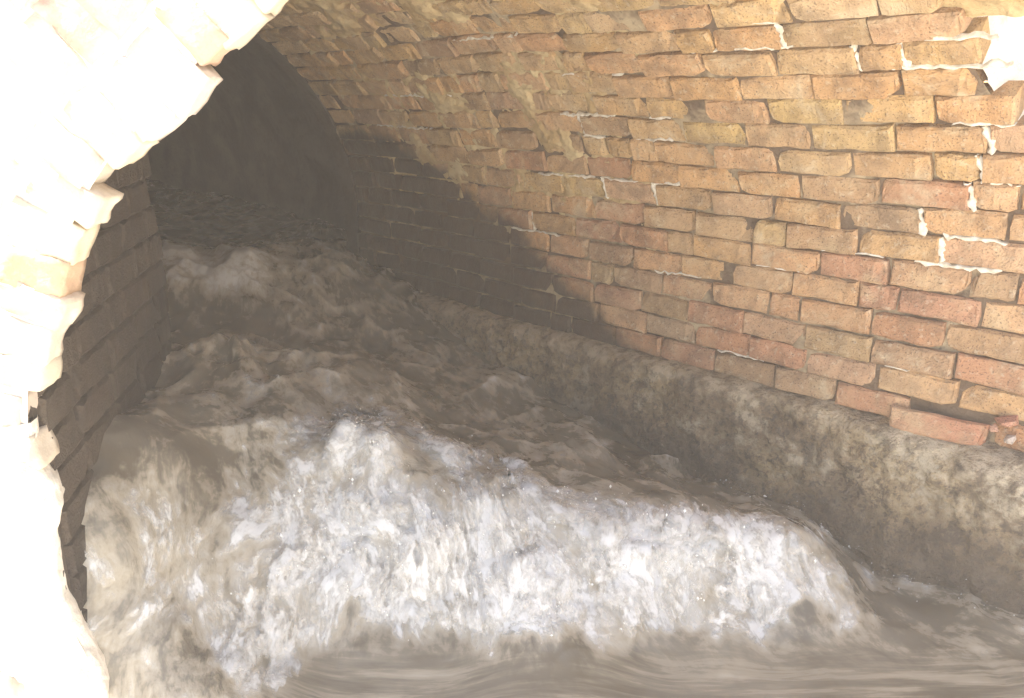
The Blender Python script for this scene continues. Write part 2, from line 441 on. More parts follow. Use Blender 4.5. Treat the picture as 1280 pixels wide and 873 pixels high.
def hit(px, py):
    """where a line of sight meets the vault: used once to lay the mortar smears out on the wall"""
    u, v = (px-640)/1000, (436.5-py)/1000; c, s_ = math.cos(PITCH), math.sin(PITCH)
    d = np.array([u, c+v*s_, -s_+v*c]); best = None
    for t in np.arange(1.2, 6, .01):
        p = d*t; D = np.dot(p-R0, NL); s = np.dot(p-R0, AX)
        if p[2] < ZS: ok = D <= 0; g = p[2]-ZB
        else:
            ok = math.hypot(RAD-D, p[2]-ZS) >= RAD and D < RAD; g = LW+RAD*math.atan2(p[2]-ZS, RAD-D)
        if ok: return g, s
    return None
def smear(pix, wid, seed):
    a, b = hit(*pix[0]), hit(*pix[-1])
    if a is None or b is None: return
    r = random.Random(seed)
    if abs(a[0]-b[0]) < abs(a[1]-b[1])*.6:             # along a bed joint
        gm = round((a[0]+b[0])/2/CH)*CH; k = max(4, int(abs(a[1]-b[1])/.012))
        out = [(gm+.006*math.sin((a[1]+(b[1]-a[1])*i/k)*3.1)+r.uniform(-.002, .002), a[1]+(b[1]-a[1])*i/k) for i in range(k+1)]
        blob('mortar_smear', out, wid*.8, .0015, seed)
    else:                                               # up the nearest head joint
        gm = (a[0]+b[0])/2; sm = (a[1]+b[1])/2
        g0, s0 = min(HEADS, key=lambda h: (h[0]-gm)**2*4+(h[1]-sm)**2)
        out = [(g0-.032+.064*i/9, s0+r.uniform(-.002, .002)+.012*(i/9-.5)) for i in range(10)]
        blob('mortar_smear', out, wid*.7, .0015, seed)
SMEARS = [([(700, 150), (740, 149), (772, 151)], .006), ([(703, 152), (706, 172)], .012), ([(748, 153), (752, 170)], .007), ([(728, 177), (758, 177)], .007),
          ([(812, 218), (818, 240)], .012), ([(815, 216), (870, 222)], .008), ([(764, 220), (769, 234)], .008), ([(750, 232), (800, 240)], .006),
          ([(700, 96), (722, 95)], .006), ([(768, 99), (784, 102)], .007), ([(810, 131), (840, 137)], .007), ([(792, 160), (846, 188)], .006),
          ([(1185, 165), (1200, 190)], .010), ([(1212, 227), (1232, 252)], .014), ([(1178, 285), (1182, 262)], .012), ([(1182, 291), (1262, 292)], .008),
          ([(1150, 302), (1255, 330)], .010), ([(1150, 318), (1145, 305)], .012), ([(1262, 300), (1258, 325)], .008), ([(1195, 164), (1272, 162)], .006),
          ([(1160, 55), (1250, 54)], .007), ([(1090, 92), (1268, 92)], .006), ([(1170, 66), (1184, 88)], .008), ([(1078, 72), (1090, 90)], .008),
          ([(1000, 38), (1018, 58)], .008), ([(1130, 38), (1145, 55)], .007), ([(1248, 205), (1256, 228)], .009), ([(1240, 228), (1279, 232)], .006),
          ([(668, 205), (740, 214)], .005), ([(640, 285), (700, 292)], .005), ([(820, 335), (880, 350)], .006), ([(665, 280), (672, 300)], .006),
          ([(900, 425), (960, 440)], .004), ([(1110, 465), (1150, 474)], .004), ([(560, 55), (640, 40)], .004), ([(480, 120), (560, 118)], .004), ([(470, 160), (540, 160)], .004),
          ([(980, 30), (940, 28)], .006), ([(925, 60), (1000, 64)], .006), ([(860, 66), (905, 70)], .006), ([(950, 330), (1010, 338)], .004), ([(1030, 300), (1110, 318)], .004)]
for k, (px_, wd) in enumerate(SMEARS): smear(px_, wd, k)

# rough lime crust left on the upper vault: pokes through between and over the bricks where it survives
def crust(name, g0, g1, s0, s1, th, amp, fq, mat, seed, step=.006, edge=.15):
    gv = np.arange(g0, g1, step); svv = np.arange(s0, s1, step*1.3); G, S = np.meshgrid(gv, svv, indexing='ij')
    p_ = vault(G, S); q_ = p_.reshape(-1, 3)*fq+seed
    n_ = (fbm(q_, 4, .6)+.35*fbm(q_*5, 3, .6)).reshape(G.shape)
    fade = sstep(0, edge, G-g0)*sstep(0, edge, g1-G)*sstep(0, edge*2, S-s0)*sstep(0, edge*2, s1-S)
    h_ = np.clip((n_-th-(1-fade)*.9)*amp, -.02, .016)
    o_ = link(name, grid_mesh(name, vault(G, S, -h_)), None, mat, True); child(o_, culvert); return o_
M_CRUST = mat_plain('lime_crust', (.36, .25, .12), (.50, .39, .22), 7, 60, .95, .012)
crust('lime_crust', .95, 1.75, -.05, 2.3, .22, .022, 5.5, M_CRUST, 3)
crust('lime_crust', 1.08, 1.5, .05, .75, -.02, .03, 8, mat_plain('grey_lime_crust', (.24, .165, .095), (.44, .34, .21), 12, 70, .95, .014), 8, .005)
crust('lime_crust', .3, 1.0, .9, 2.4, .34, .016, 7, M_CRUST, 23)

# ------------------------------------------------------------------ concrete footing under the right wall
prof = [(-.14, -.735), (-.02, -.742), (.020, -.747), (.046, -.753), (.062, -.768), (.070, -.795), (.073, -.84), (.077, -.89), (.083, -.95), (.094, -1.02), (.105, -1.1), (.12, -1.2), (.14, -1.45)]
pd = []
for (a, b) in zip(prof[:-1], prof[1:]):
    k = max(2, int(math.hypot(a[0]-b[0], a[1]-b[1])/.007))
    for i in range(k): pd.append((a[0]+(b[0]-a[0])*i/k, a[1]+(b[1]-a[1])*i/k))
pd.append(prof[-1]); sv = np.concatenate([np.arange(-.9, -.1, .03), np.arange(-.1, 1.6, .006), np.arange(1.6, SEND, .015)])
P = np.zeros((len(pd), len(sv), 3))
for i, (D, z) in enumerate(pd):
    P[i] = R0 + sv[:, None]*AX + D*NL; P[i, :, 2] = z
q = P.reshape(-1, 3)
bulge = fbm(q*3.5, 3)*.020 + fbm(q*14, 4, .6)*.014 + fbm(q*45, 3, .6)*.0045 + np.maximum(ridged(q*9, 3)-.9, 0)*-.012
top = sstep(-.745, -.775, q[:, 2])
q = q + NL*(bulge*(.35+.65*top))[:, None]; q[:, 2] += (fbm(q*9+5, 3)*.007)*(1-top)+fbm(q*5+9, 2)*.01*top
foot = link('concrete_footing', grid_mesh('concrete_footing', q.reshape(P.shape)), None, M_CONC, True)
tag(foot, 'stained rounded concrete footing with peeling limewash below the right brick wall', 'footing')

# loose brick and rubble in the gap of the lowest course
lb = bpy.data.objects.new('loose_brick', brick_mesh('loose_brick', L=.205, H=.058, T=.095, seed=91, ch=.006)); COL.objects.link(lb)
p, tu, n = vframe(.030, .175); ex, ey, ez = tilt(AX, tu, n, -.42, -.10, -.05)
if np.dot(np.cross(ex, ey), ez) < 0: ex = -ex
place(lb, p+n*.026-np.array([0, 0, .006]), ex, ey, ez); lb.color = (.42, .19, .11, 1)
tag(lb, 'loose red brick tipped forward out of the lowest course onto the concrete footing', 'brick')
def chip(p, size, col, label, grp, seed):
    bm = bmesh.new(); bmesh.ops.create_icosphere(bm, subdivisions=1, radius=size); r = random.Random(seed)
    for v in bm.verts: v.co = Vector((v.co.x*r.uniform(.6, 1.3), v.co.y*r.uniform(.5, 1.1), v.co.z*r.uniform(.35, .8)))
    m_ = bpy.data.meshes.new('brick_fragment'); bm.to_mesh(m_); bm.free(); m_.materials.append(M_BRICK)
    o_ = bpy.data.objects.new('brick_fragment', m_); COL.objects.link(o_); o_.location = tuple(p); o_.rotation_euler = (r.uniform(-.6, .6), r.uniform(-.6, .6), r.uniform(0, 6)); o_.color = col
    tag(o_, label, 'fragment', grp)
for k, (g, s, d, sz, c, lb_) in enumerate([(.070, .040, .012, .026, (.42, .2, .13, 1), 'largest reddish brick fragment wedged above the right end of the loose brick'), (.036, .026, .022, .021, (.62, .52, .44, 1), 'pale mortar lump lying right beside the end of the loose brick'), (.050, .062, .018, .014, (.5, .28, .2, 1), 'small pinkish brick chip lodged on top of the loose brick')]):
    p, tu, n = vframe(g, s)
    chip(p+n*d, sz, c, lb_, None, k)

# ------------------------------------------------------------------ inner dark tunnel
inner = thing('inner_tunnel', 'dark wider tunnel beyond the far end of the lit brick vault', 'tunnel', tuple(vault(np.array(0.), np.array(4.))))
bpy.context.view_layer.update()
def inner_pt(ph, s, r=1.12):
    D = .8 - r*math.cos(ph); z = -.45 + r*math.sin(ph)
    p = R0+AX*s+NL*D; p[2] = z; return p
phs = list(np.linspace(0, math.pi, 40)); P = []
sI = np.linspace(SEND-.02, 10, 60)
P.append([R0+AX*s+NL*(.8-1.12)+np.array([0, 0, -1.4]) for s in sI])
for ph in phs: P.append([inner_pt(ph, s) for s in sI])
P.append([R0+AX*s+NL*(.8+1.12)+np.array([0, 0, -1.4]) for s in sI])
P = np.array(P); q = P.reshape(-1, 3); q = q+(fbm(q*6, 3)*.02)[:, None]*np.array([.5, .5, .4])
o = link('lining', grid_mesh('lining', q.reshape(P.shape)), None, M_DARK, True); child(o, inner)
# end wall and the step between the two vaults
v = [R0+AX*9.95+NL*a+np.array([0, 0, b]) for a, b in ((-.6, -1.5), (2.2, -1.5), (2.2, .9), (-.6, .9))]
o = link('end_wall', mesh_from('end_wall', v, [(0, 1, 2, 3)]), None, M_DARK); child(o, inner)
V = []; F = []
gs2 = np.linspace(-.6, SIGMAX+.6, 70); th = np.linspace(0, math.pi, 70)
for k in range(70):
    a = vault(np.array(gs2[k]), np.array(SEND+.0), .0); ph = (gs2[k]-LW)/RAD; ph = min(max(ph, 0), math.pi)
    b = inner_pt(ph, SEND+.0, 1.3)
    if gs2[k] < LW: b = R0+AX*SEND+NL*(-.55); b[2] = a[2]
    if gs2[k] > LW+math.pi*RAD: b = R0+AX*SEND+NL*(2.3); b[2] = a[2]
    V += [a, b, a+AX*.09, b+AX*.09]
for k in range(69):
    a = 4*k; F += [(a, a+1, a+5, a+4), (a+2, a+3, a+7, a+6), (a, a+2, a+6, a+4)]
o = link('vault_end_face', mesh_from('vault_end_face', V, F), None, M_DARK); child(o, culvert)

# ------------------------------------------------------------------ headwall with the broken arch ring (left), unprojected onto its plane y = YM
EDGE = [(145, 873), (138, 840), (112, 800), (90, 745), (77, 675), (86, 640), (80, 610), (58, 580), (52, 530), (55, 480), (64, 430), (80, 390), (88, 350), (98, 320), (115, 278), (136, 240), (158, 210), (180, 180), (206, 168), (236, 132), (262, 100), (285, 68), (318, 45), (345, 22), (365, -5), (400, -50), (460, -110), (540, -180), (700, -270), (900, -320)]
def to_plane(px, py, Y):
    u, v = (px-640)/1000, (436.5-py)/1000; c, s_ = math.cos(PITCH), math.sin(PITCH)
    d = np.array([u, c+v*s_, -s_+v*c]); return d*Y/d[1]
EP = [to_plane(x, y, YM) for x, y in EDGE]
EP = [np.array([EP[0][0]+.02, YM, -1.6])] + EP
head = thing('headwall', 'sun bleached brick headwall with a ragged broken arch edge on the left', 'wall', (-1.5, YM, -1.1))
bpy.context.view_layer.update()
# smooth version of the edge for the backing, slightly behind the brick noses
ez_ = np.array(EP); d_ = np.concatenate([[0], np.cumsum(np.linalg.norm(np.diff(ez_, axis=0), axis=1))])
def edge_at(u):
    return np.array([np.interp(u, d_, ez_[:, k]) for k in range(3)])
def edge_frame(u):
    p = (edge_at(u-.04)+edge_at(u)+edge_at(u+.04))/3; t = edge_at(u+.05)-edge_at(u-.05); t /= np.linalg.norm(t)
    outw = np.array([-t[2], 0, t[0]]); return p, t, outw          # outward = into the wall, away from the opening
us = np.linspace(0, d_[-1], 160); V = []; F = []
for k, u in enumerate(us):
    p, t, ow = edge_frame(u); a = p+ow*.026
    far = np.array([-6.0, 0, a[2]]) if a[2] < .5 and u < d_[-1]*.8 else None
    b0 = a + np.array([0, .004, 0]); b1 = p+ow*.12+np.array([0, .16, 0])
    V += [b0, b1]
for k in range(159):
    a = 2*k; F.append((a, a+1, a+3, a+2))
# flat backing: fan out to a big frame
nE = len(us)
for k, u in enumerate(us):
    fr = k/(nE-1); b0 = V[2*k]
    # frame path: left edge up, then top edge to the right
    if fr < .55: tgt = np.array([-9, YM+.004, -1.6+(2.6)*fr/.55])
    else: tgt = np.array([-9+(10.0)*(fr-.55)/.45, YM+.004, 1.0])
    V.append(tgt)
for k in range(nE-1): F.append((2*k, 2*k+2, 2*nE+k+1, 2*nE+k))
o = link('render_coat', mesh_from('render_coat', V, F), None, M_RENDER); child(o, head)
# ring bricks: three courses of headers following the edge
nring = 0
for ring, (o0, dep, th_) in enumerate([(0.0, .10, .056), (.106, .10, .060), (.212, .10, .064), (.318, .10, .068)]):
    u = d_[8]+random.uniform(0, .03)
    while u < d_[-1]-.1:
        p, t, ow = edge_frame(u)
        jj = random.choice((-.012, -.004, 0, .006, .017))+random.uniform(-.004, .004) if ring == 0 else random.uniform(-.003, .003)
        raw = edge_at(u) if ring == 0 else p
        L = dep*random.uniform(.94, 1.0); thk = th_*random.choice((.85, .95, 1.05, 1.2))
        ctr = raw + ow*(o0+L/2+jj+.012)
        ctr[1] = YM + random.uniform(-.003, .003)
        mesh = random.choice(BR_R)
        ex, ey, ez = ow.copy(), t.copy(), np.array([0, -1., 0])
        if np.dot(np.cross(ex, ey), ez) < 0: ey = -ey
        ex, ey, ez = tilt(ex, ey, ez, random.gauss(0, .02), random.gauss(0, .02), random.gauss(0, .06))
        px, py = project(ctr)
        if px > -40 and -60 < py < 600:
            o = bpy.data.objects.new('brick', mesh); COL.objects.link(o); place(o, ctr, ex, ey, ez, L/.1, (thk+.003)/.062, 1.0); child(o, head); nring += 1
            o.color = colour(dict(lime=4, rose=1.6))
        u += thk
# lumpy plaster over the lower left jamb
uu = np.arange(0, np.interp(0, [0, 1], [np.interp(1, [0, 1], [d_[9], d_[9]]), 0]), .006)
prof_ = [(.62, -.004), (.4, -.010), (.2, -.016), (.09, -.018), (.045, -.012), (.022, .008), (.024, .03), (.045, .07), (.075, .12), (.13, .20)]
pf = []
for (a, b) in zip(prof_[:-1], prof_[1:]):
    k = max(2, int(math.hypot(a[0]-b[0], a[1]-b[1])/.006))
    for i in range(k): pf.append((a[0]+(b[0]-a[0])*i/k, a[1]+(b[1]-a[1])*i/k))
pf = np.array(pf); P = np.zeros((len(uu), len(pf), 3))
for i, u in enumerate(uu):
    p, t, ow = edge_frame(max(u, .05)); ow = np.array([ow[0], 0, ow[2]]); ow = ow*.4+np.array([-1, 0, 0])*.6; ow /= np.linalg.norm(ow)
    e_ = edge_at(u)
    P[i] = e_ + pf[:, 0:1]*ow; P[i, :, 1] = YM+pf[:, 1]
q = P.reshape(-1, 3); dd = fbm(q*9, 3)*.014+fbm(q*30, 3)*.006
q = q+np.stack([dd*.7, -dd*.8, dd*.3], 1)
o = link('plaster_jamb', grid_mesh('plaster_jamb', q.reshape(P.shape)), None, M_RENDER, True); child(o, head)
# right part of the headwall: rim of the broken vault mouth and the wall beside it
V = []; F = []; gs3 = np.linspace(-.7, 1.9, 240)
for g in gs3:
    gg = max(g, 0); a = vault(np.array(gg), np.array(float(mouth_s(gg))), .02); b = vault(np.array(gg), np.array(float(mouth_s(gg))), .35)
    if g < 0: a[2] += g; b[2] += g
    kk = sstep(1.55, 1.15, np.array(g)).item(); f_ = (g+.7)/2.6
    b = vault(np.array(gg), np.array(float(mouth_s(gg))), .16)
    if g < 0: b[2] += g
    b[1] = a[1]+.05*kk
    c_ = np.array([7.0, 1.95, -1.5+2.55*min(f_/.5, 1)]) if f_ < .5 else np.array([7.0-6.6*(f_-.5)/.5, 1.95*kk+(YM+.02)*(1-kk), 1.05])
    row = [a+(b-a)*k/10 for k in range(11)]+[b+(c_-b)*(k/8)**2 for k in range(1, 9)]
    V.append(row)
P = np.array(V); q = P.reshape(-1, 3); dd = fbm(q*8, 4, .6)*.02
q = q+np.stack([dd*0, -np.abs(dd)*.8, np.abs(dd)*.3], 1)
o = link('mouth_rim', grid_mesh('mouth_rim', q.reshape(P.shape)), None, M_RENDER, True); child(o, head)

# ------------------------------------------------------------------ low brick pier behind the left jamb
pier = thing('brick_pier', 'dark brick side wall just inside the left edge of the opening', 'wall', (-.85, 1.5, -1.2))
bpy.context.view_layer.update()
A = np.array([-.73, YM+.03, 0.]); dirp = np.array([-.16, 1, 0.]); dirp /= np.linalg.norm(dirp); LP = .80
B = A+dirp*LP; nr = np.array([dirp[1], -dirp[0], 0.])
def pbox(name, x0, x1, y0, y1, z0, z1):
    V = [A+dirp*a - nr*b + np.array([0, 0, z]) for z in (z0, z1) for a, b in ((x0, y0), (x1, y0), (x1, y1), (x0, y1))]
    return mesh_from(name, V, [(0, 1, 5, 4), (1, 2, 6, 5), (2, 3, 7, 6), (3, 0, 4, 7), (4, 5, 6, 7), (3, 2, 1, 0)])
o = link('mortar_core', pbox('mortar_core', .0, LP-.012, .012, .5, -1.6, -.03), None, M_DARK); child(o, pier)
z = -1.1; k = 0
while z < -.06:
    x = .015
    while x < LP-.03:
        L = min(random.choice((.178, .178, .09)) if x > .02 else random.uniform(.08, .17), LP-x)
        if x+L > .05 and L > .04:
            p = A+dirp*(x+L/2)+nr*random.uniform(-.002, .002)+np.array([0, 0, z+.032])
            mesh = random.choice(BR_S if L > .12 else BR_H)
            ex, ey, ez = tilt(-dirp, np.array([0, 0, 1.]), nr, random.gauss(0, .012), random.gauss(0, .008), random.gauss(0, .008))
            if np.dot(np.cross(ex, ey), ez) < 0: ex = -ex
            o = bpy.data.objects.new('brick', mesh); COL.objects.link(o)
            place(o, p, ex, ey, ez, (L-.006)/(.172 if L > .12 else .085), 1.14); child(o, pier); o.material_slots[0].link = 'OBJECT'; o.material_slots[0].material = M_PIER; c_ = colour(dict(brown=4, grey=3, red=2)); o.color = (c_[0]*.6, c_[1]*.6, c_[2]*.6, 1)
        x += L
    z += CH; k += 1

# ------------------------------------------------------------------ water: standing waves tumbling out of the culvert
CTRL = np.array([
 (-.45, 1.12, -1.09), (-.68, 1.10, -1.09), (0, 1.15, -1.08), (.5, 1.15, -1.08), (1.1, 1.15, -1.08), (1.25, 1.4, -1.08), (.95, 1.5, -1.08), (.80, 1.5, -1.08), (-.13, 1.33, -1.08), (.3, 1.38, -1.08), (.55, 1.42, -1.08), (-.38, 1.34, -1.06), (1.0, 1.68, -1.075), (.86, 1.72, -1.07),
 (.69, 1.59, -.95), (.74, 1.57, -.99), (.80, 1.58, -1.075), (.55, 1.57, -.91), (.38, 1.56, -.89), (.2, 1.55, -.87), (0, 1.56, -.86), (-.2, 1.58, -.83), (-.37, 1.60, -.79), (-.52, 1.52, -.80),
 (.32, 1.85, -.94), (.55, 1.88, -1.0), (.62, 2.05, -1.05), (.1, 2.0, -.92), (-.2, 2.0, -.85), (-.05, 2.45, -.90), (.15, 2.4, -.97),
 (-.62, 1.29, -.90), (-.70, 1.42, -.63), (-.73, 1.26, -.68), (-.60, 1.18, -.92), (-.78, 1.7, -.63), (-.6, 1.52, -.76),
 (-.62, 2.05, -.67), (-.42, 2.1, -.70), (-.8, 2.0, -.63), (-.9, 2.4, -.79), (-.5, 2.5, -.82), (-.15, 2.72, -.87),
 (-1.15, 2.75, -.55), (-.95, 2.82, -.57), (-.8, 2.9, -.63), (-1.4, 2.8, -.55), (-.43, 3.03, -.75), (-.68, 3.35, -.63), (-.6, 3.0, -.68), (-.9, 3.5, -.62), (-1.3, 3.4, -.62), (-1.8, 3.6, -.57), (-1.5, 4.2, -.6), (-2.5, 5, -.57), (-4, 6.5, -.55), (-6, 8.5, -.5), (-2.4, 3.2, -.6), (-1.5, 2.2, -.7),
 (-1, .6, -1.08), (0, .5, -1.08), (1, .5, -1.08), (2, .6, -1.08), (-1, -.8, -1.1), (1, -.8, -1.1), (2.2, -.8, -1.1), (1.8, 1.3, -1.08), (1.6, 2.2, -1.05), (0, -3, -1.12), (2, -3, -1.12), (-1.4, -3, -1.12), (1, 3.5, -.9)])
def rbf_fit(C):
    d = np.linalg.norm(C[:, None, :2]-C[None, :, :2], axis=2); K = np.sqrt(d*d+.0025)
    n = len(C); Am = np.zeros((n+3, n+3)); Am[:n, :n] = -K - np.eye(n)*.01*-1; Am[:n, n] = 1; Am[:n, n+1:] = C[:, :2]; Am[n, :n] = 1; Am[n+1:, :n] = C[:, :2].T
    return np.linalg.solve(Am, np.concatenate([C[:, 2], np.zeros(3)]))
WC = rbf_fit(CTRL)
def base_z(xy):
    out = np.full(len(xy), WC[len(CTRL)]) + xy@WC[len(CTRL)+1:]
    for k in range(len(CTRL)):
        d2 = (xy[:, 0]-CTRL[k, 0])**2+(xy[:, 1]-CTRL[k, 1])**2; out -= WC[k]*np.sqrt(d2+.0025)
    return out
def axis_grid(pieces):
    out = []
    for a, b, st in pieces: out += list(np.arange(a, b-1e-9, st))
    out.append(pieces[-1][1]); return np.array(out)
gx = axis_grid([(-7, -2.2, .08), (-2.2, -1.2, .012), (-1.2, -.85, .007), (-.85, .95, .0042), (.95, 1.4, .007), (1.4, 2.6, .05)])
gy = axis_grid([(-4, .6, .08), (.6, 1.05, .02), (1.05, 2.3, .0042), (2.3, 3.1, .007), (3.1, 4.2, .014), (4.2, 9, .08)])
X, Y = np.meshgrid(gx, gy, indexing='ij'); xy = np.stack([X.ravel(), Y.ravel()], axis=1)
bz = base_z(xy)
def bump2(x0, y0, rx, ry, rot=0):
    c, s_ = math.cos(rot), math.sin(rot); dx = xy[:, 0]-x0; dy = xy[:, 1]-y0
    a = (dx*c+dy*s_)/rx; b = (-dx*s_+dy*c)/ry; return np.exp(-(a*a+b*b))
# foam density
xw, yw = xy[:, 0], xy[:, 1]
lift = bz+1.08
p3 = np.stack([xw, yw, bz], axis=1)
wv = .05*fbm(p3*4+61, 3)+.045*fbm(p3*np.array([14, 7, 8])+11, 3)                                   # wavering foam front
roller = sstep(.0, .07, lift+wv)*sstep(2.05, 1.58, yw+.16*np.maximum(xw, 0)+wv)*sstep(1.22, 1.34, yw)*sstep(-.72, -.34, xw)
crest = 1.0*bump2(-.1, 1.48, .55, .19)+1.0*bump2(.42, 1.5, .36, .12)
big = fbm(p3*3.3+3, 3)
brk = fbm(p3*np.array([5, 4, 5])+33, 3)
foam = .05 + roller*(.22+.50*np.clip(crest, 0, 1)+.34*brk) + .16*bump2(-.25, 1.75, .4, .25) + .38*bump2(-.56, 1.24, .2, .16) + .26*bump2(-.6, 2.0, .35, .13) + .85*bump2(-1.10, 2.84, .3, .20) + .22*bump2(-.75, 3.3, .3, .25) + .16*bump2(-.3, 2.6, .5, .4)+.18*bump2(.05, 2.15, .35, .12)+.15*bump2(-.72, 1.75, .12, .3)
foam += .20*big*sstep(1.35, 1.6, yw)
foam += .36*sstep(.11, .0, np.abs(xw+yw-2.54+wv*.6))*sstep(2.2, 1.6, yw)
front = sstep(1.46, 1.30, yw)*sstep(.06, .0, lift)
foam = foam*(1-front)+front*(.17+.14*bump2(.1, 1.40, 1.0, .06))
foam -= .14*bump2(.40, 1.85, .30, .16)
foam += .75*sstep(1.20, .98, yw)                           # unseen aerated water outside, whitened to bounce sunlight into the vault
foam = np.clip(foam, -.1, 1.0)
fr = np.clip(foam, 0, 1)
turb = np.clip(.30+.55*fr+.30*sstep(1.5, 1.8, yw), .1, 1.1)*(1-.88*front)
# choppy displacement: rounded swells with sharper crests, sheared along the flow
def chop(pp, fq, sd):
    n_ = fbm(pp*fq+sd, 3, .45); return n_
q = p3*np.array([1, .75, 1])
n1 = chop(q, 4.5, 0); n2_ = np.power(np.clip(1-np.abs(noise3(q*6.5+9))*1.6, 0, 1), 2); n3_ = np.power(np.clip(1-np.abs(noise3(q*15+29))*1.6, 0, 1), 2)
foam = np.clip(foam+.42*np.power(n2_, 3)*sstep(1.55, 1.75, yw)*(.35+.65*sstep(-.2, .3, n1))-.06*sstep(1.6, 1.9, yw), -.1, 1.0)
fr = np.clip(foam, 0, 1)
sm_ = 1-.45*roller
dz = turb*(.050*n1+.022*sm_*(n2_-.3)+.005*sm_*(n3_-.3)+.002*fbm(q*32, 2))
dz += roller*(.014*fbm(q*7+77, 2))
for sx_, sy_, sr_, sh_ in ((-.30, 1.68, .07, .035), (-.38, 1.64, .06, .03), (.17, 1.98, .07, .045), (.24, 1.96, .05, .02), (.62, 1.56, .06, .03), (-.05, 1.62, .07, .035), (.35, 1.55, .05, .03), (-.72, 1.95, .09, .05), (-.55, 2.05, .08, .04)):
    dd_ = np.hypot(xw-sx_, yw-sy_)/sr_; dz += sh_*np.exp(-dd_**1.4)*(1+.6*fbm(q*20+5, 2))
dx = turb*(.014*fbm(q*5+50, 2)+.003*fbm(q*24+21, 2))
dy = turb*(.014*fbm(q*5+90, 2)+.003*fbm(q*24+71, 2))
# flow-aligned coordinates: the apron ahead of the roller shoots off to the right, the roller spills forward
ac_f = xw*.24+yw*.97; al_f = xw*.97-yw*.24
warp = .06*fbm(p3*3, 2); warp2 = .06*fbm(p3*3+7, 2)
fx, fy = xw+1.0, 4.2-yw                                    # spills fan out from up the tunnel
ac_r = np.arctan2(fx, fy)*2.6+warp; al_r = np.hypot(fx, fy)+warp2
al_m = np.where(al_r < 2.75, al_r*.85, 2.75*.85+(al_r-2.75)*.50)      # drawn out where it spills, rounder behind
flow = np.stack([ac_r, al_m, bz*.35], axis=1)
fine = fr*(.004*np.clip(1-np.abs(noise3(flow*np.array([26, 26, 26])))*2, -1, 1)+.002*fbm(flow*70, 2))
Z = bz+dz+fine
lipw = roller*sstep(.08, .2, lift); dy -= .015*lipw         # the lip leans towards the viewer
pts = np.stack([xw+dx, yw+dy, Z], axis=1)
def with_attr(me, fo, fl, la=None):
    a = me.attributes.new('foam', 'FLOAT', 'POINT'); a.data.foreach_set('value', fo.astype(np.float32))
    a = me.attributes.new('flow', 'FLOAT_VECTOR', 'POINT'); a.data.foreach_set('vector', fl.astype(np.float32).ravel())
    if la is not None:
        a = me.attributes.new('lay', 'FLOAT', 'POINT'); a.data.foreach_set('value', la.astype(np.float32))
nx_, ny_ = len(gx), len(gy)
me = grid_mesh('water', pts.reshape(nx_, ny_, 3)); with_attr(me, foam, flow); a = me.attributes.new('apron', 'FLOAT', 'POINT'); a.data.foreach_set('value', front.astype(np.float32))
water = link('water', me, None, M_WATER, True); tag(water, kind='structure')
# airy foam standing off the broken water: layers of froth
ix = np.where((gx > -.82) & (gx < 1.2))[0]; iy = np.where((gy > 1.1) & (gy < 2.1))[0]
G3 = pts.reshape(nx_, ny_, 3)[ix[0]:ix[-1]:2, iy[0]:iy[-1]:2]; Gf = foam.reshape(nx_, ny_)[ix[0]:ix[-1]:2, iy[0]:iy[-1]:2]; Gl = flow.reshape(nx_, ny_, 3)[ix[0]:ix[-1]:2, iy[0]:iy[-1]:2]
nn = np.cross(np.gradient(G3, axis=0), np.gradient(G3, axis=1)); nn /= np.linalg.norm(nn, axis=2)[..., None]
NLAY = 6; vs = []; qs = []; fo = []; fl_ = []; la = []; base = 0
a_, b_ = G3.shape[:2]; idg = np.arange(a_*b_).reshape(a_, b_)
keep = (Gf[:-1, :-1] > .22)
for k in range(NLAY):
    off = .004+.0065*k
    wob = fbm((G3.reshape(-1, 3))*14+k*5, 2).reshape(a_, b_, 1)*.006
    vs.append((G3+nn*(off+wob)+np.array([0, -.25, .15])*off).reshape(-1, 3)); fo.append(Gf.ravel()); fl_.append((Gl+np.array([.012*k, .02*k, 0])).reshape(-1, 3)); la.append(np.full(a_*b_, k/(NLAY-1)))
    qs.append(np.stack([idg[:-1, :-1], idg[1:, :-1], idg[1:, 1:], idg[:-1, 1:]], -1)[keep]+base); base += a_*b_
vs = np.concatenate(vs); qs = np.concatenate(qs).reshape(-1, 4)
fm = bpy.data.meshes.new('foam'); fm.vertices.add(len(vs)); fm.vertices.foreach_set('co', vs.astype(np.float32).ravel())
fm.loops.add(qs.size); fm.loops.foreach_set('vertex_index', qs.astype(np.int32).ravel()); fm.polygons.add(len(qs))
fm.polygons.foreach_set('loop_start', np.arange(0, qs.size, 4, dtype=np.int32)); fm.polygons.foreach_set('loop_total', np.full(len(qs), 4, dtype=np.int32)); fm.update(calc_edges=True)
with_attr(fm, np.concatenate(fo), np.concatenate(fl_), np.concatenate(la))
fob = link('foam', fm, None, M_FROTH, True); tag(fob, 'white churning foam breaking across the front of the brown water', 'foam', None, 'stuff')

